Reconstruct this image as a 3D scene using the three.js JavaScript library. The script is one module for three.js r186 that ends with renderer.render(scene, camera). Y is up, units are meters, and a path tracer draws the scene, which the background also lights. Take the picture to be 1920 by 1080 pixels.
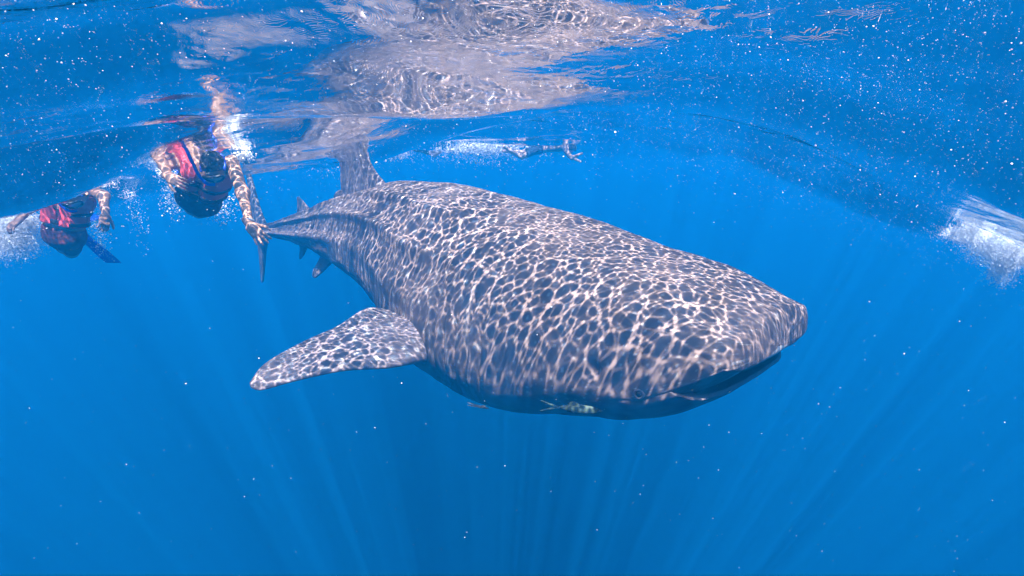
import * as THREE from 'three';
import { Sky } from 'three/addons/objects/Sky.js';
import { mergeGeometries } from 'three/addons/utils/BufferGeometryUtils.js';
import { createNoise2D, createNoise3D } from 'simplex-noise';

// ------------------------------------------------------------------ camera, sky, sun, exposure
// The sea's mean level is y = 0; the lens is half a metre under it.
const scene = new THREE.Scene();
const PITCH = Math.atan(230 / 1000), EYE = new THREE.Vector3(0, -0.5, 0);
const camera = new THREE.PerspectiveCamera(2 * Math.atan(0.54) * 180 / Math.PI, 1920 / 1080, 0.05, 400);
camera.position.copy(EYE);
camera.lookAt(0, EYE.y - Math.sin(PITCH), -Math.cos(PITCH));

const SUN = new THREE.Vector3(0.03, 1, 0.52).normalize();
const sky = new Sky();
sky.name = 'sky';
sky.scale.setScalar(5000);
sky.material.uniforms.sunPosition.value.copy(SUN);
sky.material.uniforms.turbidity.value = 10;
sky.material.uniforms.rayleigh.value = 1;
sky.material.uniforms.mieCoefficient.value = 0.005;
sky.material.uniforms.cloudCoverage.value = 0.6;
sky.material.uniforms.cloudDensity.value = 0.6;
scene.add(sky);
scene.environmentIntensity = 0.1;

const sun = new THREE.DirectionalLight(new THREE.Color(1, 0.93, 0.86), 5);
sun.position.copy(SUN).multiplyScalar(30);
sun.target.position.set(0, -1, -4);
sun.position.add(sun.target.position);
sun.castShadow = true;
sun.shadow.radius = 0.6;
sun.shadow.mapSize.set(4096, 4096);
Object.assign(sun.shadow.camera, { left: -9, right: 9, top: 9, bottom: -9, near: 1, far: 60 });
scene.add(sun, sun.target);

scene.fog = new THREE.FogExp2(new THREE.Color().setRGB(0.003, 0.33, 0.95), 0.074);

const renderer = new THREE.WebGLRenderer({ antialias: true });
renderer.toneMapping = THREE.LinearToneMapping;
renderer.toneMappingExposure = 8.6;
renderer.shadowMap.enabled = true;

// ------------------------------------------------------------------ helpers
function mulberry(a) { return () => { a = (a + 0x6d2b79f5) | 0; let t = Math.imul(a ^ (a >>> 15), 1 | a); t = (t + Math.imul(t ^ (t >>> 7), 61 | t)) ^ t; return ((t ^ (t >>> 14)) >>> 0) / 4294967296; }; }
const noise2 = createNoise2D(mulberry(11)), noise3 = createNoise3D(mulberry(23));
const V = (x, y, z) => new THREE.Vector3(x, y, z);
const clamp = (x, a = 0, b = 1) => Math.min(b, Math.max(a, x));
const step = (a, b, x) => { const t = clamp((x - a) / (b - a)); return t * t * (3 - 2 * t); };
const lerp = (a, b, t) => a + (b - a) * t;
const rgb = (r, g, b) => new THREE.Color().setRGB(r, g, b);
// a photo pixel (1920 x 1080) and its distance along the view axis in metres -> a point in the sea
const S = Math.sin(PITCH), C = Math.cos(PITCH);
const at = (px, py, t) => { const x = (px - 960) / 1000, y = (540 - py) / 1000; return V(x * t, EYE.y + (-S + y * C) * t, (-C - y * S) * t); };
const names = {};
const numbered = (n) => { const k = names[n] = (names[n] ?? -1) + 1; return k ? n + '_' + String(k).padStart(3, '0') : n; };
function mesh(name, geometry, material, parent) { const m = new THREE.Mesh(geometry, material); m.name = parent ? name : numbered(name); m.castShadow = m.receiveShadow = true; (parent ?? scene).add(m); return m; }
function tag(o, label, category, group, kind) { Object.assign(o.userData, { label, category }); if (group) o.userData.group = group; if (kind) o.userData.kind = kind; return o; }
function thing(name, label, category, group) { const g = new THREE.Group(); g.name = numbered(name); scene.add(g); return tag(g, label, category, group); }
const standard = (color, roughness, more = {}) => new THREE.MeshStandardMaterial({ color, roughness, ...more });

// monotone cubic through (X, Y)
function curve(X, Y) {
  const n = X.length, m = new Array(n).fill(0), h = [], s = [];
  for (let i = 0; i < n - 1; i++) { h[i] = X[i + 1] - X[i]; s[i] = (Y[i + 1] - Y[i]) / h[i]; }
  m[0] = s[0]; m[n - 1] = s[n - 2];
  for (let i = 1; i < n - 1; i++) if (s[i - 1] * s[i] > 0) m[i] = 3 * (h[i - 1] + h[i]) / ((2 * h[i] + h[i - 1]) / s[i - 1] + (h[i] + 2 * h[i - 1]) / s[i]);
  return (x) => {
    let k = 0; while (k < n - 2 && x > X[k + 1]) k++;
    const t = clamp((x - X[k]) / h[k]), t2 = t * t, t3 = t2 * t;
    return (2 * t3 - 3 * t2 + 1) * Y[k] + (t3 - 2 * t2 + t) * h[k] * m[k] + (3 * t2 - 2 * t3) * Y[k + 1] + (t3 - t2) * h[k] * m[k + 1];
  };
}
// grid of points -> geometry; P(i, j) gives a Vector3, colour(i, j, p) a linear [r, g, b]
function sheet(nu, nv, P, { wrapV = false, flip = false, colour } = {}) {
  const pos = new Float32Array(nu * nv * 3), col = colour && new Float32Array(nu * nv * 3), idx = [];
  for (let i = 0; i < nu; i++) for (let j = 0; j < nv; j++) {
    const p = P(i, j), k = (i * nv + j) * 3;
    pos[k] = p.x; pos[k + 1] = p.y; pos[k + 2] = p.z;
    if (col) col.set(colour(i, j, p), k);
  }
  for (let i = 0; i < nu - 1; i++) for (let j = 0; j < (wrapV ? nv : nv - 1); j++) {
    const a = i * nv + j, b = i * nv + (j + 1) % nv, c = a + nv, d = b + nv;
    if (flip) idx.push(a, c, b, b, c, d); else idx.push(a, b, c, b, d, c);
  }
  const g = new THREE.BufferGeometry();
  g.setAttribute('position', new THREE.BufferAttribute(pos, 3));
  if (col) g.setAttribute('color', new THREE.BufferAttribute(col, 3));
  g.setIndex(idx);
  g.computeVertexNormals();
  return g;
}

// ------------------------------------------------------------------ the sea: surface, bed
// Ripples as a sum of waves that repeats every TILE metres.
const TILE = 4.8, ripples = [];
{
  const r = mulberry(5);
  for (const [wl, slope, n] of [[2.0, 0.020, 7], [0.85, 0.024, 10], [0.34, 0.022, 16], [0.15, 0.020, 22], [0.062, 0.017, 30], [0.034, 0.011, 28]]) {
    for (let i = 0; i < n; i++) {
      const a = r() * Math.PI * 2, l = wl * (0.72 + 0.6 * r()), kx = Math.round(TILE / l * Math.cos(a)), kz = Math.round(TILE / l * Math.sin(a) * 1.15), k = Math.hypot(kx, kz) * 2 * Math.PI / TILE;
      if (k) ripples.push([kx, kz, (slope * Math.SQRT2 / Math.sqrt(n)) / k, r() * 7]);
    }
  }
}
const NW = 2048;
const rippleHeight = new Float32Array(NW * NW);
{
  const sx = new Float32Array(NW * ripples.length), cx = new Float32Array(NW * ripples.length);
  ripples.forEach(([kx], w) => { for (let i = 0; i < NW; i++) { sx[w * NW + i] = Math.sin(2 * Math.PI * kx * i / NW); cx[w * NW + i] = Math.cos(2 * Math.PI * kx * i / NW); } });
  // short ripples come and go in gusts
  const gr = mulberry(8), gusts = [...Array(9)].map(() => [Math.round((gr() - 0.5) * 12), Math.round((gr() - 0.5) * 12), gr() * 7]);
  const short = new Float32Array(NW);
  for (let j = 0; j < NW; j++) {
    const full = rippleHeight.subarray(j * NW, j * NW + NW);
    short.fill(0);
    ripples.forEach(([kx, kz, a, ph], w) => {
      const row = Math.hypot(kx, kz) > TILE / 0.24 ? short : full;
      const s = a * Math.sin(2 * Math.PI * kz * j / NW + ph), c = a * Math.cos(2 * Math.PI * kz * j / NW + ph), o = w * NW;
      for (let i = 0; i < NW; i++) row[i] += cx[o + i] * c - sx[o + i] * s;
    });
    for (let i = 0; i < NW; i++) { let g = 0; for (const [kx, kz, ph] of gusts) g += Math.sin(2 * Math.PI * (kx * i + kz * j) / NW + ph); full[i] += short[i] * clamp(1.0 + 0.24 * g, 0.55, 1.7); }
  }
}
// Caustic light painted into the water sheet's colour: rays bent by the ripples are followed DEEP metres down and counted where they land.
const causticLight = new Float32Array(NW * NW), DEEP = 1.55;
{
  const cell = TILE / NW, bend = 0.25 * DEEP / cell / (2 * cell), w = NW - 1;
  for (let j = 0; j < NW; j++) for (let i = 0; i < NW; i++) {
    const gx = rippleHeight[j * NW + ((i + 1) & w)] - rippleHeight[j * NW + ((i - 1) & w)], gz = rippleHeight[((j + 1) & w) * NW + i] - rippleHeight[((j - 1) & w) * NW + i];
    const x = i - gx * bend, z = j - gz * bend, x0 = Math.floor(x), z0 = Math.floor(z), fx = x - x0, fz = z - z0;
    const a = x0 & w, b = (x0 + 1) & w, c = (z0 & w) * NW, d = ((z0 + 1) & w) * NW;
    causticLight[c + a] += (1 - fx) * (1 - fz); causticLight[c + b] += fx * (1 - fz); causticLight[d + a] += (1 - fx) * fz; causticLight[d + b] += fx * fz;
  }
}
// soften the painted caustic lines a little, as the sun's disc would
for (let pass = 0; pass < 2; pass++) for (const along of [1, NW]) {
  const from = causticLight.slice();
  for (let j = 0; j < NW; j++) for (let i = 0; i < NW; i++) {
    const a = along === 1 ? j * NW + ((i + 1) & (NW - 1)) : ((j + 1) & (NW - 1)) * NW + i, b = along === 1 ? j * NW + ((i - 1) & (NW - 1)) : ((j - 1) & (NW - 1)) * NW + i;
    causticLight[j * NW + i] = 0.5 * from[j * NW + i] + 0.25 * (from[a] + from[b]);
  }
}
const dataMap = (f) => {
  const d = new Uint8Array(NW * NW * 4);
  for (let i = 0; i < NW * NW; i++) { const v = f(i) * 255; d[i * 4] = d[i * 4 + 1] = d[i * 4 + 2] = v; d[i * 4 + 3] = 255; }
  const t = new THREE.DataTexture(d, NW, NW);
  t.wrapS = t.wrapT = THREE.RepeatWrapping; t.magFilter = THREE.LinearFilter; t.minFilter = THREE.LinearMipmapLinearFilter; t.generateMipmaps = true; t.needsUpdate = true;
  return t;
};
for (let i = 0; i < NW * NW; i++) causticLight[i] = causticLight[i] ** 1.3;
// even out the painted caustics towards the same mean brightness over every patch
{
  const mean = causticLight.slice(), R = 50, line = new Float32Array(NW), w = NW - 1;
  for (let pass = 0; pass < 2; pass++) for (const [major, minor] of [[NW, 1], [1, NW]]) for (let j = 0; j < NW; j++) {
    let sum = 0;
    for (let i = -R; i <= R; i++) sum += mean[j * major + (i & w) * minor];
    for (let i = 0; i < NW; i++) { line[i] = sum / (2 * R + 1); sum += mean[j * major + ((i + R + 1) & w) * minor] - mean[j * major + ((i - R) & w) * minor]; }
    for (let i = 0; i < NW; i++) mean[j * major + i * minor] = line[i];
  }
  for (let i = 0; i < NW * NW; i++) causticLight[i] *= 0.15 + 0.85 * 1.25 / Math.max(0.3, mean[i]);
}
const causticColourMap = dataMap((i) => clamp(0.235 * causticLight[i]));
const HR = 0.12, rippleMap = dataMap((i) => clamp(rippleHeight[i] / HR + 0.5));

const humps = [[-2.35, -4.15, 0.9, 0.11], [-3.8, -4.7, 0.75, 0.11], [-1.7, -5.75, 1.15, -0.24], [-4.9, -4.2, 0.7, -0.2]];   // single lumps and hollows of the chop
const chop = [];
{
  const r = mulberry(31);
  for (let i = 0; i < 16; i++) { const l = 0.75 * Math.pow(3.6, i / 15) * (0.9 + 0.2 * r()), k = 2 * Math.PI / l, a = (r() - 0.5) * 1.5 + 0.1; chop.push([k * Math.sin(a), k * Math.cos(a), 0.08 / k, r() * 7]); }
}
// the swell: a ridge of water over the shark, troughs to both sides that flatten out farther off
function seaLevel(x, z) {
  const q = x - 0.35, drop = q < 0 ? 0.92 : 1.5, near = lerp(0.12, 1, step(-9.5, -5, z)) * (1 - step(3, 9, z) * 0.6);
  let y = -drop * near * 0.5 * (1 - Math.cos(Math.PI * clamp(Math.abs(q) / 5.5, 0, 2)));
  y += 0.03 * noise2(x * 0.32 + 3, z * 0.38) + 0.004 * noise2(x * 2.1 + 5, z * 2.4);
  y -= 0.2 * Math.exp(-(((z + 2.9) / 1.0) ** 2)) * step(-1.2, 0.6, x) * (1 - step(2.4, 4.2, x));
  for (const [cx, cz, size, a] of humps) y += a * Math.exp(-((x - cx) ** 2 + (z - cz) ** 2) / (size * size));
  const gust = 0.65 + 0.35 * noise2(x * 0.25 + 7, z * 0.3 + 2);
  for (const [kx, kz, a, p] of chop) y += a * gust * Math.sin(kx * x + kz * z + p);
  return y;
}
const water = new THREE.MeshPhysicalMaterial({ color: rgb(1, 1, 1), map: causticColourMap, roughness: 0, transmission: 1, thickness: 0, ior: 0.75, bumpMap: rippleMap, bumpScale: HR });  // colour map holds painted caustics that break the sun into a web
{
  const N = 720, A = 5.4, ax = (k) => 150 * Math.sinh(A * (2 * k / (N - 1) - 1)) / Math.sinh(A);
  const uv = new Float32Array(N * N * 2);
  const g = sheet(N, N, (i, j) => { const x = ax(i), z = ax(j) - 3; uv[(i * N + j) * 2] = x / TILE; uv[(i * N + j) * 2 + 1] = z / TILE; return V(x, seaLevel(x, z), z); }, {});
  g.setAttribute('uv', new THREE.BufferAttribute(uv, 2));
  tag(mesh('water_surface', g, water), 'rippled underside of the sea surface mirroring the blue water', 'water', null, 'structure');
  const bed = new THREE.PlaneGeometry(306, 306, 80, 80).rotateX(-Math.PI / 2);
  for (let i = 0, p = bed.attributes.position; i < p.count; i++) p.setY(i, 0.6 * noise2(p.getX(i) * 0.06, p.getZ(i) * 0.06));
  bed.computeVertexNormals();
  const b = mesh('seabed', bed, standard(rgb(0.12, 0.14, 0.14), 1));
  b.position.set(0, -50, -3);
  tag(b, 'deep seabed lost in the blue below', 'seabed', null, 'structure');
}

// ------------------------------------------------------------------ whale shark
const A0 = V(1.300, -1.38, -2.562), A1 = V(-3.64, -1.40, -7.98);
const head = A0.clone().sub(A1).normalize(), right = head.clone().cross(V(0, 1, 0)).normalize(), UP = V(0, 1, 0);
const D = [0, 0.12, 0.4, 0.9, 1.6, 2.3, 3.0, 3.8, 4.6, 5.4, 6.2, 7.0, 7.5];
const halfWidth = curve(D, [0.475, 0.548, 0.622, 0.687, 0.769, 0.781, 0.655, 0.535, 0.43, 0.321, 0.219, 0.129, 0.075]);
const above = curve(D, [0.175, 0.295, 0.504, 0.683, 0.873, 0.922, 0.788, 0.648, 0.504, 0.344, 0.212, 0.096, 0.052]);
const below = curve([0, 0.12, 0.3, 0.55, 0.9, 1.6, 2.3, 3.0, 3.8, 4.6, 5.4, 6.2, 7.0, 7.5], [0.065, 0.115, 0.175, 0.29, 0.387, 0.545, 0.587, 0.41, 0.295, 0.209, 0.14, 0.096, 0.066, 0.055]);
const jawBelow = curve([0, 0.12, 0.4, 0.9, 1.6], [0.125, 0.185, 0.275, 0.40, 0.54]);
const lift = curve(D, [0.006, -0.062, -0.172, -0.244, -0.29, -0.239, -0.054, 0.046, 0.061, 0.046, 0.013, -0.034, -0.071]);
const axisAt = (d) => A0.clone().addScaledVector(head, -d).add(V(0, lift(Math.max(0, d)), 0)).addScaledVector(right, 0.10 * step(4.6, 7.5, d) ** 2);
const gauss = (x, s) => Math.exp(-x * x / (2 * s * s));
// theta: 0 = shark's right side, 90 degrees = top of the back
function skinPoint(d, th, low = below) {
  const c = Math.cos(th), s = Math.sin(th), dd = Math.max(0, d), e = 2 / lerp(2.9, 2.3, step(0, 1.1, dd));
  let sx = Math.sign(c) * Math.abs(c) ** e, sy = Math.sign(s) * Math.abs(s) ** e;
  const deg = Math.atan2(s, Math.abs(c)) * 180 / Math.PI;     // -90 .. 90, the same on both sides
  let out = 0;
  const along = step(1.3, 2.4, d) * (1 - step(6.9, 7.5, d));
  out += 0.020 * gauss(deg - 90, 4) * step(0.9, 2.2, d);
  out += 0.030 * gauss(deg - 58, 2.6) * along + 0.034 * gauss(deg - 34, 2.6) * along;
  out += (0.022 + 0.03 * step(3, 6.2, d)) * gauss(deg - lerp(12, 2, step(3, 6.5, d)), 4) * along;
  for (let k = 0; k < 5; k++) out -= 0.034 * gauss(d - 1.42 - 0.115 * k + 0.0022 * deg, 0.014) * step(-46 + 3 * k, -34, deg) * (1 - step(16, 30, deg));
  out -= 0.035 * gauss(d - 0.60, 0.028) * gauss(deg - 3, 2.6);                       // spiracle
  out -= 0.014 * gauss(d - 0.355, 0.04) * gauss(deg + 8, 4.5);                       // eye socket
  out += 0.012 * noise3(d * 1.1, Math.cos(th) * 1.3, Math.sin(th) * 1.3) + 0.004 * noise3(d * 4, Math.cos(th) * 4, Math.sin(th) * 4);
  const w = halfWidth(dd), h = s > 0 ? above(dd) : low(dd), p = axisAt(d);
  return p.addScaledVector(right, w * sx + out * c).addScaledVector(UP, h * sy + out * s);
}
const hash = (i, j, k = 0) => { const x = Math.sin(i * 127.1 + j * 311.7 + k * 74.7) * 43758.5453; return x - Math.floor(x); };
// markings of the skin: rows of pale spots between thin pale bars, small crowded spots on the head, pale belly
function spots(x, y, sx, sy, r0, r1, fill) {
  let best = 0;
  const i0 = Math.floor(x / sx), j0 = Math.floor(y / sy);
  for (let i = i0 - 1; i <= i0 + 1; i++) for (let j = j0 - 1; j <= j0 + 1; j++) {
    if (hash(i, j, 3) > fill) continue;
    const cx = (i + 0.5 + (hash(i, j) - 0.5) * 0.4) * sx, cy = (j + 0.5 + (hash(i, j, 1) - 0.5) * 0.5) * sy, r = lerp(r0, r1, hash(i, j, 2));
    best = Math.max(best, 1 - step(r * 0.6, r * 1.15, Math.hypot(x - cx, y - cy)));
  }
  return best;
}
function skinColour(d, th) {
  const deg = Math.atan2(Math.sin(th), Math.abs(Math.cos(th))) * 180 / Math.PI, side = Math.cos(th) < 0 ? 40 : 0, arc = deg * Math.PI / 180 * 0.8;
  const n = noise3(d * 2.2, arc * 2.2, side), m = noise3(d * 11, arc * 11, side + 5);
  const headness = 1 - step(1.0, 1.7, d);
  const wob = 0.03 * noise3(d * 0.9, arc * 2.6, side + 9);
  let mark = spots(d + wob + side, arc, 0.19, 0.11, 0.012, 0.024, 0.88) * (1 - headness) * lerp(0.6, 0.95, step(2.6, 4.2, d));
  const bar = Math.abs((((d + wob) / 0.19) % 1 + 1) % 1 - 0.02);
  mark = Math.max(mark, gauss(Math.min(bar, 1 - bar) * 0.19, 0.008) * 0.34 * (1 - headness) * (0.6 + 0.4 * n));
  mark = Math.max(mark, spots(d + side, arc, 0.068, 0.066, 0.006, 0.013, 0.65) * headness * 0.5);
  mark *= step(-30, -8, deg);
  const k = 1 + 0.16 * n + 0.12 * m;
  const base = [0.172 * k, 0.128 * k, 0.120 * k], pale = [0.50, 0.47, 0.45];
  const belly = step(-78, -56, deg + 9 * n + 5 * m) ? 1 - step(-78, -56, deg + 9 * n + 5 * m) : 1;
  return [0, 1, 2].map((c) => lerp(lerp(base[c], pale[c], mark), [0.42, 0.42, 0.41][c], belly));
}
const skin = new THREE.MeshPhysicalMaterial({ color: 0xffffff, vertexColors: true, roughness: 0.62, specularIntensity: 0.35 });
function finSheet(lead, trail, thick, root, colour) {
  // lead and trail: points from root to tip; a lens-shaped section between them, flared where it meets the body
  const L = new THREE.CatmullRomCurve3(lead), T = new THREE.CatmullRomCurve3(trail), nu = 90, nv = 56, tmp = V(0, 0, 0);
  const nrm = lead[0].clone().sub(trail[0]).cross(lead.at(-1).clone().add(trail.at(-1)).multiplyScalar(0.5).sub(lead[0])).normalize();
  return sheet(nu, nv, (i, j) => {
    const v = i / (nu - 1), f = j / nv * 2 * Math.PI, c = 0.5 - 0.5 * Math.cos(f), e = v > 0.999 ? 0 : 1;
    const p = L.getPoint(v).lerp(T.getPoint(v), c), s = Math.sin(f);
    const sec = Math.sign(s) * Math.sqrt(Math.abs(s)) * Math.abs(s) ** 0.4 * (1.25 - 0.75 * c);
    tmp.copy(nrm).multiplyScalar(sec * e * (thick * (1 - 0.75 * v) + root * Math.exp(-v / 0.07)));
    return p.add(tmp);
  }, { wrapV: true, colour: (i, j) => colour(i / (nu - 1), j / nv) });
}
const finColour = (seed, spot = 0.75) => (v, f) => {
  const c = 0.5 - 0.5 * Math.cos(f * 2 * Math.PI), n = noise3(v * 3, c * 3, seed), m = noise3(v * 12, c * 9, seed), k = 1 + 0.18 * n + 0.12 * m;
  const mk = spots(v * 1.2 + seed, c * 0.7, 0.085, 0.08, 0.012, 0.024, 0.8) * spot;
  return [0, 1, 2].map((q) => lerp([0.155, 0.125, 0.130][q] * k, 0.36, mk));
};
{
  const shark = thing('whale_shark', 'huge spotted grey whale shark swimming just under the rippled surface', 'whale shark');
  const parts = [];
  // trunk and head
  const NU = 960, NV = 380, ds = [];
  for (let k = 0; k < 14; k++) { const a = (1 - k / 14) * Math.PI / 2; ds.push([-0.05 * Math.sin(a), Math.max(0.02, Math.cos(a) ** 0.7)]); }
  for (let k = 0; k < NU - 14; k++) { const u = k / (NU - 15); ds.push([7.5 * (0.45 * u + 0.55 * u * u), 1]); }
  const thetaOf = (j) => -Math.PI / 2 + j / NV * 2 * Math.PI;
  parts.push(sheet(NU, NV, (i, j) => {
    const [d, s] = ds[i], p = skinPoint(Math.max(d, 0), thetaOf(j));
    if (s < 1) { const c = axisAt(0); p.sub(c).multiplyScalar(s).add(c).addScaledVector(head, -d); }
    return p;
  }, { wrapV: true, colour: (i, j) => skinColour(ds[i][0], thetaOf(j)) }));
  // lower jaw: a shell under the gape that runs back into the throat
  {
    const nu = 70, nv = 120, P = (s, v, inner) => {
      const th = lerp(-176, -4, v) * Math.PI / 180, mid = Math.sin(Math.PI * v), d0 = lerp(0.215, 0.03, Math.pow(mid, 0.75)), d = lerp(d0, 0.82, s);
      const p = skinPoint(Math.max(d, 0.0), th, jawBelow), c = axisAt(Math.max(d, 0));
      p.sub(c).multiplyScalar((inner ? 0.90 : 0.985) - 0.05 * step(0.6, 1, s)).add(c).addScaledVector(head, d < 0 ? -d : 0);
      p.y += -0.008 - 0.012 * Math.pow(mid, 0.6) * (1 - step(0, 0.7, s)) + (inner ? 0.012 * mid : 0);
      return p;
    };
    const around = (t) => { const q = t * 2; return q < 1 ? [1 - q, false] : [q - 1, true]; };
    parts.push(sheet(nu * 2, nv, (i, j) => { const [s, inner] = around(i / (2 * nu - 1)); return P(s, j / (nv - 1), inner); }, {
      colour: (i, j) => { const [s, inner] = around(i / (2 * nu - 1)), k = 1 + 0.2 * noise2(s * 6, j * 0.08); return inner ? [0.20, 0.16, 0.16] : [0.165 * k, 0.130 * k, 0.132 * k]; },
    }));
  }
  const B = (d, deg, out = 0) => { const p = skinPoint(d, deg * Math.PI / 180), c = axisAt(d); return p.add(p.clone().sub(c).normalize().multiplyScalar(out)); };
  const F = (d, y, r = 0) => axisAt(d).add(V(0, y, 0)).addScaledVector(right, r);
  // right pectoral fin, then its mirror on the far side
  const lead = [at(800, 672, 3.55), at(735, 688, 3.32), at(640, 695, 3.24), at(545, 716, 3.18), at(486, 731, 3.14), at(470, 726, 3.16)];
  const trail = [at(742, 585, 4.05), at(690, 578, 3.86), at(632, 612, 3.66), at(560, 645, 3.46), at(492, 686, 3.26), at(468, 718, 3.17)];
  parts.push(finSheet(lead, trail, 0.05, 0.07, finColour(2.2)));
  const mirror = (p) => { const q = p.clone().sub(A0); return p.clone().addScaledVector(right, -2 * q.dot(right)); };
  parts.push(finSheet(lead.map(mirror), trail.map(mirror), 0.05, 0.07, finColour(8.2)));
  // first dorsal fin
  parts.push(finSheet([F(3.5, 0.58), F(3.80, 0.68), F(4.02, 0.82), F(4.17, 1.0), F(4.30, 1.12), F(4.42, 1.15)], [F(4.72, 0.36), F(4.78, 0.60), F(4.76, 0.80), F(4.72, 1.0), F(4.66, 1.11), F(4.6, 1.14)], 0.055, 0.06, finColour(4.4, 0.5)));
  parts.push(finSheet([F(4.55, 0.44), F(4.72, 0.56), F(4.90, 0.54), F(4.97, 0.49)], [F(4.72, 0.36), F(4.82, 0.42), F(4.93, 0.46), F(4.98, 0.475)], 0.04, 0.03, finColour(4.9, 0.4)));
  // second dorsal, anal and pelvic fins
  parts.push(finSheet([F(5.55, 0.24), F(5.76, 0.36), F(5.95, 0.46), F(6.02, 0.48)], [F(6.22, 0.12), F(6.08, 0.28), F(6.05, 0.41), F(6.05, 0.46)], 0.03, 0.03, finColour(5.5, 0.3)));
  parts.push(finSheet([F(5.75, -0.06), F(5.92, -0.22), F(6.08, -0.34), F(6.12, -0.35)], [F(6.15, -0.05), F(6.10, -0.18), F(6.13, -0.29), F(6.14, -0.33)], 0.03, 0.025, finColour(6.5, 0.3)));
  for (const s of [1, -1]) parts.push(finSheet([F(4.45, -0.08, 0.20 * s), F(4.62, -0.26, 0.30 * s), F(4.82, -0.40, 0.36 * s), F(4.88, -0.41, 0.36 * s)], [F(4.95, -0.04, 0.16 * s), F(4.93, -0.22, 0.26 * s), F(4.96, -0.33, 0.32 * s), F(4.95, -0.38, 0.34 * s)], 0.04, 0.03, finColour(7.5 + s, 0.3)));
  // tail: tall upper lobe, shorter lower lobe
  parts.push(finSheet([F(7.1, 0.02), F(7.32, 0.28), F(7.52, 0.68), F(7.70, 1.0), F(7.76, 1.06)], [F(7.75, -0.02), F(7.70, 0.25), F(7.74, 0.62), F(7.82, 0.96), F(7.80, 1.03)], 0.06, 0.03, finColour(9.5, 0.35)));
  parts.push(finSheet([F(7.1, -0.02), F(7.25, -0.25), F(7.42, -0.56), F(7.54, -0.78), F(7.58, -0.81)], [F(7.72, 0.0), F(7.60, -0.22), F(7.60, -0.52), F(7.62, -0.74), F(7.61, -0.79)], 0.05, 0.03, finColour(10.5, 0.3)));
  mesh('body', mergeGeometries(parts), skin, shark);
  // eyes: lid ring, eyeball, pupil
  for (const s of [0, 180]) {
    const deg = s ? 188 : -8, p = B(0.355, deg), q = B(0.355, deg).sub(axisAt(0.355)), n = s ? right.clone().negate() : right.clone();
    n.addScaledVector(head, 0.42).addScaledVector(UP, -0.05).normalize();
    const eye = mesh('eye', new THREE.SphereGeometry(0.020, 28, 20), standard(rgb(0.05, 0.05, 0.055), 0.5), shark);
    eye.position.copy(p).addScaledVector(n, -0.006);
    eye.quaternion.setFromUnitVectors(V(0, 0, 1), n);
    const lid = mesh('eyelid', new THREE.TorusGeometry(0.022, 0.006, 12, 36), standard(rgb(0.15, 0.12, 0.125), 0.7), eye);
    lid.position.z = 0.012;
    const pupil = mesh('pupil', new THREE.SphereGeometry(0.010, 20, 14).scale(1, 1, 0.5), standard(rgb(0.004, 0.004, 0.005), 0.4), eye);
    pupil.position.z = 0.017;
  }
}

// ------------------------------------------------------------------ small fish near the shark
function fish(name, label, category, length, from, to, colour, deep = 0.22) {
  const dir = to.clone().sub(from).normalize(), g = thing(name, label, category);
  const col = (d, f) => { const k = 1 + 0.25 * noise2(d * 9, f * 5); return f > 0.35 ? colour.map((c) => c * 0.7 * k) : colour.map((c) => c * k); };
  const prof = curve([0, 0.06, 0.25, 0.5, 0.78, 0.9, 1], [0.01, 0.35, 0.85, 1, 0.55, 0.26, 0.16]);
  const body = sheet(60, 28, (i, j) => { const u = i / 59, a = j / 28 * 2 * Math.PI, r = prof(u) * length * deep * 0.5; return V((0.5 - u) * length, Math.sin(a) * r, Math.cos(a) * r * 0.6); }, { wrapV: true, colour: (i, j) => col(i / 59, Math.sin(j / 28 * 2 * Math.PI)) });
  const fin = (a, b, c, d) => finSheet([a, a.clone().lerp(b, 0.5), b], [c, c.clone().lerp(d, 0.5), d], 0.012, 0.004, (v) => colour.map((q) => q * 0.8));
  const e = -0.5 * length, h = length * deep;
  const parts = [body, fin(V(e + 0.03, 0, 0), V(e - 0.07, h * 0.6, 0), V(e + 0.0, 0, 0), V(e - 0.075, h * 0.55, 0)), fin(V(e + 0.03, 0, 0), V(e - 0.07, -h * 0.6, 0), V(e, 0, 0), V(e - 0.075, -h * 0.55, 0)),
    fin(V(0.1 * length, h * 0.35, 0), V(-0.1 * length, h * 0.8, 0), V(-0.25 * length, h * 0.3, 0), V(-0.2 * length, h * 0.65, 0))];
  mesh('body', mergeGeometries(parts), new THREE.MeshStandardMaterial({ vertexColors: true, roughness: 0.75 }), g);
  for (const s of [1, -1]) { const m = mesh('eye', new THREE.SphereGeometry(length * 0.022, 14, 10), standard(rgb(0.01, 0.01, 0.01), 0.1), g); m.position.set(0.4 * length, h * 0.08, s * h * 0.2); }
  g.position.copy(from).lerp(to, 0.5);
  g.quaternion.setFromUnitVectors(V(1, 0, 0), dir);
}
fish('pilot_fish', 'small yellow green fish keeping under the shark\'s chin', 'fish', 0.25, at(1042, 763, 2.78), at(1128, 771, 2.74), [0.032, 0.062, 0.045], 0.2);
fish('remora', 'tiny dark remora clinging below the shark\'s belly', 'fish', 0.07, at(898, 762, 2.98), at(916, 766, 2.95), [0.03, 0.035, 0.04], 0.2);

// ------------------------------------------------------------------ people: distance fields, meshed
const smin = (a, b, k) => { const h = Math.max(k - Math.abs(a - b), 0) / k; return Math.min(a, b) - h * h * k * 0.25; };
const smax = (a, b, k) => -smin(-a, -b, k);
const bone = (a, b, r0, r1) => { const bx = b.x - a.x, by = b.y - a.y, bz = b.z - a.z, l = bx * bx + by * by + bz * bz; return (x, y, z) => { const px = x - a.x, py = y - a.y, pz = z - a.z, t = clamp((px * bx + py * by + pz * bz) / l); return Math.hypot(px - bx * t, py - by * t, pz - bz * t) - (r0 + (r1 - r0) * t); }; };
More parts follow.
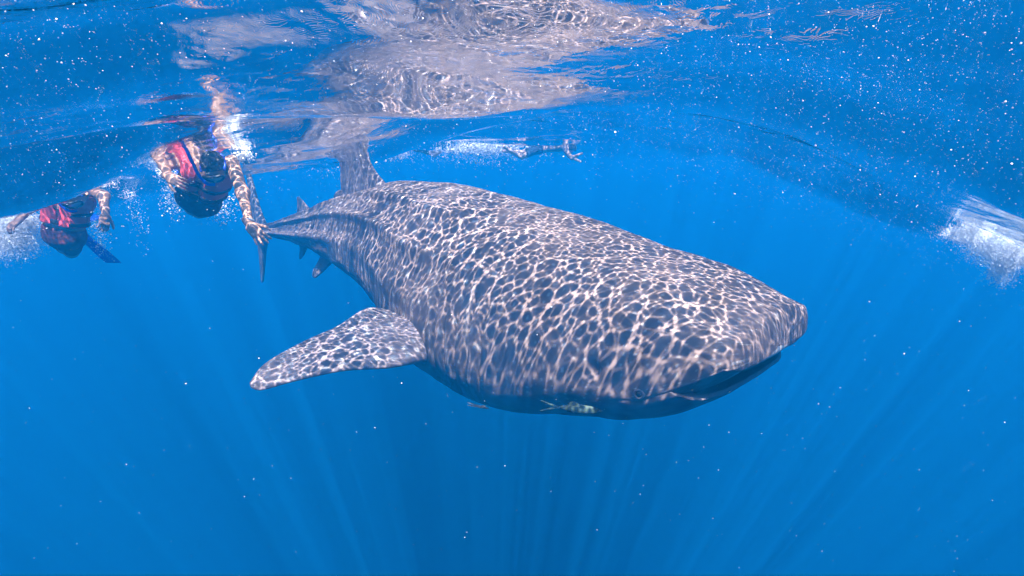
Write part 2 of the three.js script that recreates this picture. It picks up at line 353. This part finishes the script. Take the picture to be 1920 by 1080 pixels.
// a frame: local coordinates along three axes from an origin
const frame = (o, X, Y, Z) => (f) => (x, y, z) => { const a = x - o.x, b = y - o.y, c = z - o.z; return f(a * X.x + b * X.y + c * X.z, a * Y.x + b * Y.y + c * Y.z, a * Z.x + b * Z.y + c * Z.z); };
const ball = (cx, cy, cz, rx, ry, rz) => (x, y, z) => { const a = (x - cx) / rx, b = (y - cy) / ry, c = (z - cz) / rz, k = Math.hypot(a, b, c), m = Math.hypot(a / rx, b / ry, c / rz); return m < 1e-6 ? -Math.min(rx, ry, rz) : k * (k - 1) / m; };
const block = (hx, hy, hz, r) => (x, y, z) => { const a = Math.abs(x) - hx + r, b = Math.abs(y) - hy + r, c = Math.abs(z) - hz + r; return Math.hypot(Math.max(a, 0), Math.max(b, 0), Math.max(c, 0)) + Math.min(Math.max(a, b, c), 0) - r; };
const blend = (k, ...fs) => (x, y, z) => { let d = fs[0](x, y, z); for (let i = 1; i < fs.length; i++) d = smin(d, fs[i](x, y, z), k); return d; };
// naive surface nets
function nets(f, points, pad, cell) {
  const box = new THREE.Box3().setFromPoints(points).expandByScalar(pad), lo = box.min, n = box.getSize(V(0, 0, 0)).divideScalar(cell).ceil().addScalar(2), [nx, ny, nz] = [n.x, n.y, n.z];
  const val = new Float32Array(nx * ny * nz).fill(1e3), id = (i, j, k) => (i * ny + j) * nz + k, B = 4;
  for (let i = 0; i < nx; i += B) for (let j = 0; j < ny; j += B) for (let k = 0; k < nz; k += B) {
    const mid = f(lo.x + (i + B / 2) * cell, lo.y + (j + B / 2) * cell, lo.z + (k + B / 2) * cell);
    if (Math.abs(mid) > cell * B * 1.6) { if (mid < 0) for (let a = i; a < Math.min(i + B, nx); a++) for (let b = j; b < Math.min(j + B, ny); b++) val.fill(-1, id(a, b, k), id(a, b, Math.min(k + B, nz) - 1) + 1); continue; }
    for (let a = i; a < Math.min(i + B, nx); a++) for (let b = j; b < Math.min(j + B, ny); b++) for (let c = k; c < Math.min(k + B, nz); c++) val[id(a, b, c)] = f(lo.x + a * cell, lo.y + b * cell, lo.z + c * cell);
  }
  const vert = new Int32Array(nx * ny * nz).fill(-1), pos = [], nor = [], idx = [], v = new Float32Array(8);
  for (let i = 0; i < nx - 1; i++) for (let j = 0; j < ny - 1; j++) for (let k = 0; k < nz - 1; k++) {
    let m = 0;
    for (let c = 0; c < 8; c++) { v[c] = val[id(i + (c & 1), j + ((c >> 1) & 1), k + (c >> 2))]; if (v[c] < 0) m |= 1 << c; }
    if (m === 0 || m === 255) continue;
    let x = 0, y = 0, z = 0, e = 0;
    for (let a = 0; a < 8; a++) for (let d = 1; d < 8; d <<= 1) { const b = a | d; if (b === a || ((m >> a) & 1) === ((m >> b) & 1)) continue; const t = v[a] / (v[a] - v[b]); x += (a & 1) + (d === 1 ? t : 0); y += ((a >> 1) & 1) + (d === 2 ? t : 0); z += (a >> 2) + (d === 4 ? t : 0); e++; }
    vert[id(i, j, k)] = pos.length / 3;
    const X = lo.x + (i + x / e) * cell, Y = lo.y + (j + y / e) * cell, Z = lo.z + (k + z / e) * cell, h = cell * 0.4;
    pos.push(X, Y, Z);
    const N = V(f(X + h, Y, Z) - f(X - h, Y, Z), f(X, Y + h, Z) - f(X, Y - h, Z), f(X, Y, Z + h) - f(X, Y, Z - h)).normalize();
    nor.push(N.x, N.y, N.z);
  }
  for (let i = 1; i < nx - 1; i++) for (let j = 1; j < ny - 1; j++) for (let k = 1; k < nz - 1; k++) {
    const a = val[id(i, j, k)] < 0;
    const quad = (b, p, q, r, s) => { if (a === b) return; const w = [vert[p], vert[q], vert[r], vert[s]]; if (w.includes(-1)) return; if (a) idx.push(w[0], w[1], w[2], w[0], w[2], w[3]); else idx.push(w[0], w[2], w[1], w[0], w[3], w[2]); };
    quad(val[id(i + 1, j, k)] < 0, id(i, j - 1, k - 1), id(i, j, k - 1), id(i, j, k), id(i, j - 1, k));
    quad(val[id(i, j + 1, k)] < 0, id(i - 1, j, k - 1), id(i - 1, j, k), id(i, j, k), id(i, j, k - 1));
    quad(val[id(i, j, k + 1)] < 0, id(i - 1, j - 1, k), id(i, j - 1, k), id(i, j, k), id(i - 1, j, k));
  }
  const g = new THREE.BufferGeometry();
  g.setAttribute('position', new THREE.Float32BufferAttribute(pos, 3));
  g.setAttribute('normal', new THREE.Float32BufferAttribute(nor, 3));
  g.setIndex(idx);
  return g;
}
function hand(wrist, dir, palmFacing, thumbSide, { spread = 0.1, curl = 0.2, size = 1 }) {
  const Y = dir.clone().normalize(), Z = palmFacing.clone().addScaledVector(Y, -palmFacing.dot(Y)).normalize(), X = Y.clone().cross(Z).multiplyScalar(thumbSide);
  const L = (x, y, z) => wrist.clone().addScaledVector(X, x * size).addScaledVector(Y, y * size).addScaledVector(Z, z * size);
  const fs = [frame(L(0, 0.05, 0), X, Y, Z)(block(0.041 * size, 0.045 * size, 0.015 * size, 0.014 * size)), bone(L(0, -0.04, 0), L(0, 0.03, 0), 0.027 * size, 0.026 * size)], pts = [L(0, -0.05, 0)];
  [[0.031, 0.072], [0.011, 0.08], [-0.010, 0.074], [-0.030, 0.058]].forEach(([x, len], i) => {
    const fan = (1.5 - i) * spread, seg = [0.45, 0.31, 0.24];
    let p = L(x, 0.088 - (i === 3 ? 0.008 : 0), 0), bend = curl * 0.5, px = x, py = 0.088 - (i === 3 ? 0.008 : 0), pz = 0;
    seg.forEach((s, n) => {
      const l = len * s * 1.05, r = 0.0092 - 0.0011 * n - (i === 3 ? 0.0012 : 0);
      px += Math.sin(fan) * Math.cos(bend) * l; py += Math.cos(fan) * Math.cos(bend) * l; pz += Math.sin(bend) * l;
      const q = L(px, py, pz); fs.push(bone(p, q, r * size, (r - 0.0009) * size)); pts.push(q); p = q; bend += curl;
    });
  });
  let p = L(0.030, 0.022, 0.004);
  for (const [x, y, z, r] of [[0.058, 0.050, 0.012, 0.0115], [0.074, 0.078, 0.018, 0.0100], [0.082, 0.102, 0.020, 0.0085]]) { const q = L(x, y, z); fs.push(bone(p, q, r * size + 0.001, r * size)); pts.push(q); p = q; }
  const f = (x, y, z) => { let d = smin(fs[0](x, y, z), fs[1](x, y, z), 0.02); for (let i = 2; i < fs.length; i++) d = smin(d, fs[i](x, y, z), 0.006); return d; };
  return nets(f, pts, 0.04, 0.0035);
}
const M = {
  hair: standard(rgb(0.012, 0.009, 0.008), 0.6), red: standard(rgb(0.60, 0.045, 0.06), 0.75), strap: standard(rgb(0.012, 0.012, 0.015), 0.7), blue: standard(rgb(0.01, 0.06, 0.55), 0.45),
  glass: new THREE.MeshPhysicalMaterial({ color: rgb(0.75, 0.85, 0.85), roughness: 0.08, transmission: 0.6, thickness: 0 }), black: standard(rgb(0.015, 0.015, 0.018), 0.5), white: standard(rgb(0.75, 0.75, 0.72), 0.6),
};
const along = (c, r, n = 60) => new THREE.TubeGeometry(new THREE.CatmullRomCurve3(c), n, r, 12);
function person(o) {
  const g = thing('person', o.label, 'person', o.group), j = o.joints;
  const skinM = standard(rgb(...o.skin), 0.55, { bumpMap: null });
  const mid = (a, b, t = 0.5) => a.clone().lerp(b, t);
  const U = j.neck.clone().sub(j.pelvis).normalize(), Lf = j.lsh.clone().sub(j.rsh), X = Lf.addScaledVector(U, -Lf.dot(U)).normalize(), Z = X.clone().cross(U);
  const trunkAt = mid(j.neck, j.pelvis, 0.47), half = j.neck.distanceTo(j.pelvis) / 2, T = frame(trunkAt, X, U, Z);
  const trunk = blend(0.08, T(block(0.155, half * 0.86, 0.095, 0.09)), frame(j.pelvis, X, U, Z)(ball(0, 0, 0, 0.145, 0.12, 0.105)), frame(mid(j.lsh, j.rsh), X, U, Z)(ball(0, -0.02, -0.01, 0.20, 0.085, 0.085)));
  const neckTop = j.head.clone().addScaledVector(o.headUp, -0.07);
  const limbs = [bone(j.neck, neckTop, 0.062, 0.055), bone(j.lsh, j.lel, 0.055, 0.041), bone(j.lel, j.lwr, 0.042, 0.027), bone(j.rsh, j.rel, 0.055, 0.041), bone(j.rel, j.rwr, 0.042, 0.027)];
  const hipL = j.pelvis.clone().addScaledVector(X, 0.075), hipR = j.pelvis.clone().addScaledVector(X, -0.075);
  const thighs = [bone(hipL, j.lkn, 0.078, 0.055), bone(hipR, j.rkn, 0.078, 0.055)];
  const shins = [bone(j.lkn, j.lft, 0.057, 0.036), bone(j.rkn, j.rft, 0.057, 0.036)];
  const all = Object.values(j), bodyField = (x, y, z) => { let d = trunk(x, y, z); for (const f of limbs) d = smin(d, f(x, y, z), 0.05); for (const f of thighs) d = smin(d, f(x, y, z), 0.05); for (const f of shins) d = smin(d, f(x, y, z), 0.03); return d; };
  const parts = [nets(bodyField, all, 0.2, o.coarse ? 0.024 : 0.011)];
  // head with a face
  const HU = o.headUp.clone().normalize(), HZ = o.face.clone().addScaledVector(HU, -o.face.dot(HU)).normalize(), HX = HU.clone().cross(HZ), H = frame(j.head, HX, HU, HZ);
  const hp = (x, y, z) => j.head.clone().addScaledVector(HX, x).addScaledVector(HU, y).addScaledVector(HZ, z);
  const skull = blend(0.03, ball(0, 0.012, -0.008, 0.069, 0.086, 0.086), ball(0, -0.055, 0.03, 0.052, 0.058, 0.060));
  const face = (x, y, z) => {
    let d = skull(x, y, z);
    for (const s of [1, -1]) { d = smax(d, -(Math.hypot(x - s * 0.031, y - 0.002, z - 0.097) - 0.020), 0.012); d = smin(d, Math.hypot(x - s * 0.031, y - 0.002, z - 0.064) - 0.0135, 0.004); d = smin(d, ball(s * 0.072, -0.008, -0.008, 0.010, 0.030, 0.018)(x, y, z), 0.008); }
    d = smin(d, bone(V(0, 0.008, 0.085), V(0, -0.032, 0.108), 0.009, 0.014)(x, y, z), 0.012);
    d = smin(d, ball(0, -0.062, 0.088, 0.024, 0.007, 0.010)(x, y, z), 0.006);
    return smin(d, ball(0, -0.074, 0.085, 0.021, 0.007, 0.010)(x, y, z), 0.006);
  };
  const corners = [hp(-0.09, -0.12, -0.11), hp(0.09, 0.12, 0.12), hp(0.09, -0.12, 0.12), hp(-0.09, 0.12, -0.11), hp(-0.09, -0.12, 0.12), hp(0.09, 0.12, -0.11), hp(-0.09, 0.12, 0.12), hp(0.09, -0.12, -0.11)];
  if (!o.coarse) parts.push(nets(H(face), corners, 0.02, 0.004)); else parts.push(nets(H(skull), corners, 0.02, 0.012));
  if (!o.coarse) for (const s of ['l', 'r']) { const h = o[s + 'hand']; parts.push(hand(j[s + 'wr'], h.dir, h.palm, s === 'l' ? h.thumb ?? 1 : h.thumb ?? -1, h)); }
  mesh('body', mergeGeometries(parts), skinM, g);
  // hair: a cap over crown, sides and back
  const cap = (x, y, z) => { const r = 0.010 + 0.007 * noise3(x * 26, y * 14, z * 26) + 0.004 * noise3(x * 70, y * 30, z * 70); return smax(skull(x, y, z) - r - 0.008 * step(-0.02, 0.1, y), Math.max(z * 0.9 - y * 0.55 - 0.035, -(y + 0.075 + 0.4 * Math.min(0, z))), 0.01); };
  mesh('hair', nets(H(cap), corners, 0.04, o.coarse ? 0.012 : 0.0045), o.hair ?? M.hair, g);
  // shorts
  const sf = (x, y, z) => { let d = smin(trunk(x, y, z), smin(thighs[0](x, y, z), thighs[1](x, y, z), 0.02), 0.05) - 0.013 - 0.004 * noise3(x * 14, y * 14, z * 14); const a = x - j.pelvis.x, b = y - j.pelvis.y, c = z - j.pelvis.z; const up = a * U.x + b * U.y + c * U.z; const k = j.lkn.clone().add(j.rkn).multiplyScalar(0.5).sub(j.pelvis); const down = (a * k.x + b * k.y + c * k.z) / k.length() - k.length() * 0.72; return smax(smax(d, up - 0.09, 0.012), down, 0.012); };
  mesh('shorts', nets(sf, [j.pelvis, hipL, hipR, j.lkn, j.rkn], 0.22, o.coarse ? 0.022 : 0.011), o.shorts, g);
  if (o.vest) {
    const neckHole = bone(j.neck.clone().addScaledVector(U, -0.10).addScaledVector(Z, 0.07), j.neck.clone().addScaledVector(U, 0.2), 0.06, 0.11);
    const arms = (x, y, z) => Math.min(bone(j.lsh, j.lel, 0.072, 0.07)(x, y, z), bone(j.rsh, j.rel, 0.072, 0.07)(x, y, z));
    const shellF = (grow) => (x, y, z) => {
      const a = x - trunkAt.x, b = y - trunkAt.y, c = z - trunkAt.z, l = a * X.x + b * X.y + c * X.z, u = a * U.x + b * U.y + c * U.z, f = a * Z.x + b * Z.y + c * Z.z;
      const pad = f > 0 ? 0.018 * step(0.012, 0.045, Math.abs(l)) * step(0.17, 0.11, Math.abs(l)) : 0.008;
      let d = trunk(x, y, z) - 0.020 - grow - pad;
      d = smax(d, -half * 0.46 - u, 0.015); d = smax(d, u - half * 0.98, 0.015);
      d = smax(d, -neckHole(x, y, z), 0.015); d = smax(d, -arms(x, y, z), 0.015);
      if (f > 0) d = smax(d, 0.007 - Math.abs(l), 0.012);
      return d;
    };
    const vest = mesh('life_vest', nets(shellF(0), [j.neck, j.pelvis, j.lsh, j.rsh], 0.15, 0.008), M.red, g);
    const beltF = (h) => (x, y, z) => { const a = x - trunkAt.x, b = y - trunkAt.y, c = z - trunkAt.z, u = a * U.x + b * U.y + c * U.z; const f = a * Z.x + b * Z.y + c * Z.z, l = a * X.x + b * X.y + c * X.z; const pad = f > 0 ? 0.018 * step(0.012, 0.045, Math.abs(l)) * step(0.17, 0.11, Math.abs(l)) : 0.008; return smax(trunk(x, y, z) - 0.028 - pad, Math.abs(u - h) - 0.019, 0.006); };
    for (const h of [-half * 0.30, half * 0.18]) mesh('strap', nets(beltF(h), [j.neck, j.pelvis, j.lsh, j.rsh], 0.08, 0.009), M.strap, vest);
    const b = mesh('buckle', new THREE.BoxGeometry(0.055, 0.045, 0.022), M.black, vest);
    b.position.copy(trunkAt).addScaledVector(U, -half * 0.30).addScaledVector(Z, 0.135);
    b.quaternion.setFromRotationMatrix(new THREE.Matrix4().makeBasis(X, U, Z));
  }
  if (o.mask) {
    const ring = [];
    for (let k = 0; k < 24; k++) { const a = k / 24 * 2 * Math.PI; ring.push(hp(0.072 * Math.cos(a) * (Math.abs(Math.cos(a)) > 0.8 ? 0.98 : 1), 0.004 + 0.040 * Math.sign(Math.sin(a)) * Math.abs(Math.sin(a)) ** 0.7, 0.112 - 0.022 * Math.cos(a) ** 2)); }
    const mask = mesh('diving_mask', new THREE.TubeGeometry(new THREE.CatmullRomCurve3(ring, true), 80, 0.010, 10, true), M.black, g);
    const lens = mesh('lens', sheet(2, 25, (i, k) => i ? ring[k % 24].clone() : hp(0, 0.004, 0.114), {}), M.glass, mask);
    const strap = []; for (let k = 0; k <= 20; k++) { const a = lerp(-0.25, Math.PI + 0.25, k / 20); strap.push(hp(0.085 * Math.cos(a), 0.016, -0.005 - 0.101 * Math.sin(a) + (k === 0 || k === 20 ? 0.03 : 0))); }
    mesh('mask_strap', along(strap, 0.009), M.blue, mask);
    mesh('snorkel', along(o.mask.map((p) => hp(...p)), 0.0125), M.blue, g);
  }
  // swim fins
  for (const s of o.fins ? ['l', 'r'] : []) {
    const a = j[s + 'kn'], b = j[s + 'ft'], dir = o.finDir?.[s] ?? b.clone().sub(a).normalize(), side = o.finSide ?? X, n = dir.clone().cross(side).normalize(), sd = n.clone().cross(dir).normalize();
    const w = curve([0, 0.15, 0.3, 0.45, 0.8, 1], [0.045, 0.055, 0.06, 0.085, 0.105, 0.10]);
    const f = sheet(50, 33, (i, k) => { const u = i / 49, q = k / 32 * 2 * Math.PI, th = lerp(0.045, 0.006, step(0.2, 0.5, u)) * (i === 49 || i === 0 ? 0.05 : 1); const p = b.clone().addScaledVector(dir, -0.06 + 0.58 * u).addScaledVector(sd, Math.cos(q) * w(u) * (i === 0 ? 0.3 : 1)); const rib = Math.max(gauss(Math.abs(Math.cos(q)) - 0.93, 0.05), gauss(Math.cos(q), 0.06)) * 0.006; return p.addScaledVector(n, Math.sin(q) * th + Math.sign(Math.sin(q)) * rib); }, {});
    mesh('swim_fin', f, M.blue, g);
  }
  if (o.bracelet) { const m = mesh('bracelet', new THREE.TorusGeometry(0.033, 0.008, 12, 36), M.white, g); m.position.copy(mid(j.lel, j.lwr, 0.93)); m.quaternion.setFromUnitVectors(V(0, 0, 1), j.lwr.clone().sub(j.lel).normalize()); }
  return g;
}
person({
  label: 'snorkeller in red life vest reaching an open hand towards the shark\'s tail', group: 'snorkellers in red life vests', skin: [0.36, 0.20, 0.13], vest: true, fins: true, shorts: standard(rgb(0.03, 0.055, 0.075), 0.8), bracelet: true,
  joints: { head: at(401, 311, 4.04), neck: at(393, 310, 4.16), lsh: at(434, 304, 4.16), rsh: at(344, 306, 4.16), pelvis: at(371, 374, 4.36), lel: at(455, 362, 4.02), lwr: at(468, 421, 3.86), rel: at(306, 306, 4.12), rwr: at(316, 332, 4.02), lkn: at(374, 396, 4.72), rkn: at(360, 390, 4.74), lft: at(378, 380, 5.06), rft: at(352, 362, 5.1) },
  headUp: V(0.10, 0.42, 0.90), face: V(0.1, -0.9, 0.42), mask: [[-0.02, -0.07, 0.12], [-0.07, -0.06, 0.115], [-0.105, 0.0, 0.07], [-0.11, 0.08, 0.02], [-0.11, 0.18, -0.05], [-0.10, 0.24, -0.16]],
  lhand: { dir: V(0.62, -0.78, 0.12), palm: V(-0.3, -0.2, -0.95), thumb: 1, spread: 0.19, curl: 0.1, size: 1.05 }, rhand: { dir: V(0.85, -0.3, 0.3), palm: V(-0.1, -0.3, -0.9), curl: 0.55 },
});
person({
  label: 'snorkeller in red life vest with a blue swim fin hanging below', group: 'snorkellers in red life vests', skin: [0.40, 0.22, 0.15], vest: true, fins: true, shorts: standard(rgb(0.10, 0.012, 0.02), 0.8),
  joints: { head: at(136, 364, 4.55), neck: at(126, 362, 4.75), lsh: at(166, 354, 4.75), rsh: at(84, 378, 4.75), pelvis: at(120, 442, 4.85), lel: at(194, 368, 4.62), lwr: at(198, 402, 4.45), rel: at(46, 394, 4.78), rwr: at(40, 408, 4.6), lkn: at(134, 472, 5.18), rkn: at(120, 464, 5.2), lft: at(148, 436, 5.7), rft: at(122, 420, 5.75) },
  headUp: V(0.05, 0.5, 0.87), face: V(0.25, -0.8, 0.5), mask: [[-0.02, -0.07, 0.12], [-0.07, -0.06, 0.115], [-0.105, 0.0, 0.07], [-0.11, 0.08, 0.02], [-0.11, 0.18, -0.05], [-0.10, 0.24, -0.16]], finDir: { l: V(0.12, -0.75, -0.65), r: V(-0.1, 0.1, -1) },
  lhand: { dir: V(-0.05, -0.9, 0.3), palm: V(-0.8, 0, -0.4), curl: 0.75 }, rhand: { dir: V(-0.4, -0.6, 0.5), palm: V(0.3, -0.3, -0.8), curl: 0.4 },
});
{
  const far = (label, x, y, t, flip) => {
    const p = (dx, dy, dz) => at(x, y, t).add(V(dx * flip, dy, dz));
    person({ label, group: 'snorkellers far off at the surface', coarse: true, skin: [0.5, 0.34, 0.25], shorts: standard(rgb(0.03, 0.05, 0.09), 0.8), fins: false,
      joints: { head: p(0.62, -0.06, 0), neck: p(0.45, 0, 0), lsh: p(0.40, -0.02, -0.19 * flip), rsh: p(0.40, -0.02, 0.19 * flip), pelvis: p(-0.12, -0.06, 0), lel: p(0.62, -0.22, -0.3 * flip), lwr: p(0.86, -0.34, -0.2 * flip), rel: p(0.60, -0.26, 0.26 * flip), rwr: p(0.84, -0.16, 0.2 * flip), lkn: p(-0.52, -0.14, -0.1 * flip), rkn: p(-0.50, -0.24, 0.12 * flip), lft: p(-0.92, -0.10, -0.1 * flip), rft: p(-0.90, -0.02, 0.12 * flip) },
      headUp: V(0.8 * flip, 0.4, 0.1), face: V(0.4 * flip, -0.9, 0) });
  };
  far('distant snorkeller floating level, an arm stretched past the white splash', 1020, 274, 12, 1);
  far('distant dark snorkeller floating behind the shark\'s dorsal fin', 775, 272, 13.5, -1);
}

// ------------------------------------------------------------------ bubbles and drifting flecks
const bubble = standard(rgb(0.82, 0.84, 0.85), 0.35);
function scatter(name, geometry, material, list, label, category) {
  const m = new THREE.InstancedMesh(geometry, material, list.length), q = new THREE.Quaternion(), e = new THREE.Euler();
  list.forEach(([p, s, r], i) => m.setMatrixAt(i, new THREE.Matrix4().compose(p, q.setFromEuler(e.set(r * 6, r * 17, r * 31)), typeof s === 'number' ? V(s, s, s) : s)));
  m.name = numbered(name); m.castShadow = m.receiveShadow = true;
  scene.add(m);
  return tag(m, label, category, null, 'stuff');
}
const drop = new THREE.IcosahedronGeometry(1, 1);
let bubbleSeed = 100;
function cloud(label, blobs) {
  const r = mulberry(bubbleSeed++), n = () => (r() + r() + r() + r() - 2) * 1.0, list = [];
  for (const [px, py, t, rx, ry, count, size = 0.006] of blobs) {
    const c = at(px, py, t), k = t / 1000;
    for (let i = 0; i < count; i++) {
      const p = c.clone().add(V(n() * rx * k, n() * ry * k, n() * rx * k)), top = seaLevel(p.x, p.z) - 0.01;
      if (p.y > top) p.y = top - r() * r() * 0.06;
      list.push([p, size * (0.35 + 0.9 * r() * r()), r()]);
    }
  }
  scatter('bubbles', drop, bubble, list, label, 'bubbles');
}
cloud('white bubbles churned up beside the reaching snorkeller', [[322, 365, 4.6, 16, 38, 420, 0.006], [410, 385, 4.7, 26, 26, 520, 0.006], [455, 292, 4.2, 16, 9, 420, 0.007], [308, 305, 4.3, 12, 9, 180, 0.006]]);
cloud('white bubbles trailing below the snorkeller with the blue fin', [[185, 430, 5.2, 14, 50, 420, 0.006], [245, 380, 5.4, 12, 55, 160, 0.005], [265, 420, 5.4, 12, 50, 90, 0.005], [195, 345, 4.8, 22, 10, 260, 0.006], [60, 380, 4.9, 40, 8, 260, 0.006]]);
cloud('dense white splash of foam behind the blue finned snorkeller\'s elbow', [[12, 440, 4.9, 38, 34, 24000, 0.004], [35, 415, 4.9, 24, 14, 6000, 0.004]]);
cloud('bright white foam cloud under a breaking wave beside open water', [[1905, 470, 4.6, 50, 24, 34000, 0.0038], [1880, 500, 4.6, 18, 26, 6000, 0.0036], [1830, 440, 4.6, 40, 14, 10000, 0.0034]]);
cloud('pale splash of foam by the distant snorkellers', [[905, 276, 12.5, 56, 10, 2600, 0.022], [730, 284, 12.5, 30, 12, 900, 0.02], [610, 300, 13, 16, 16, 500, 0.02], [1010, 268, 12.5, 40, 3, 500, 0.02], [900, 284, 14, 90, 22, 1500, 0.013], [620, 296, 14, 60, 20, 700, 0.013], [720, 284, 13.5, 60, 14, 900, 0.013]]);
{
  const r = mulberry(77), list = [], near = [];
  for (let i = 0; i < 26000; i++) {
    const z = -0.75 - 6.0 * Math.pow(r(), 1.3), x = (r() * 2 - 1) * 1.05 * Math.abs(z), top = seaLevel(x, z);
    const deep = r() < 0.12, y = top - (deep ? 0.1 + r() * 2.4 : 0.02 + 0.55 * r() * r());
    if (r() > 0.55 + 0.45 * noise3(x * 0.7, y, z * 0.7) + (x > 0 ? 0.25 : 0)) continue;
    const s = 0.00045 + 0.0009 * r() * r();
    list.push([V(x, y, z), V(s * (0.7 + r()), s * (0.6 + 0.8 * r()), s * (0.6 + 1.4 * r())), r()]);
  }
  scatter('floating_flecks', new THREE.IcosahedronGeometry(1, 0), standard(rgb(0.85, 0.80, 0.76), 0.8), list, 'countless pale flecks of spawn drifting under the surface', 'flecks');
}
renderer.render(scene, camera);
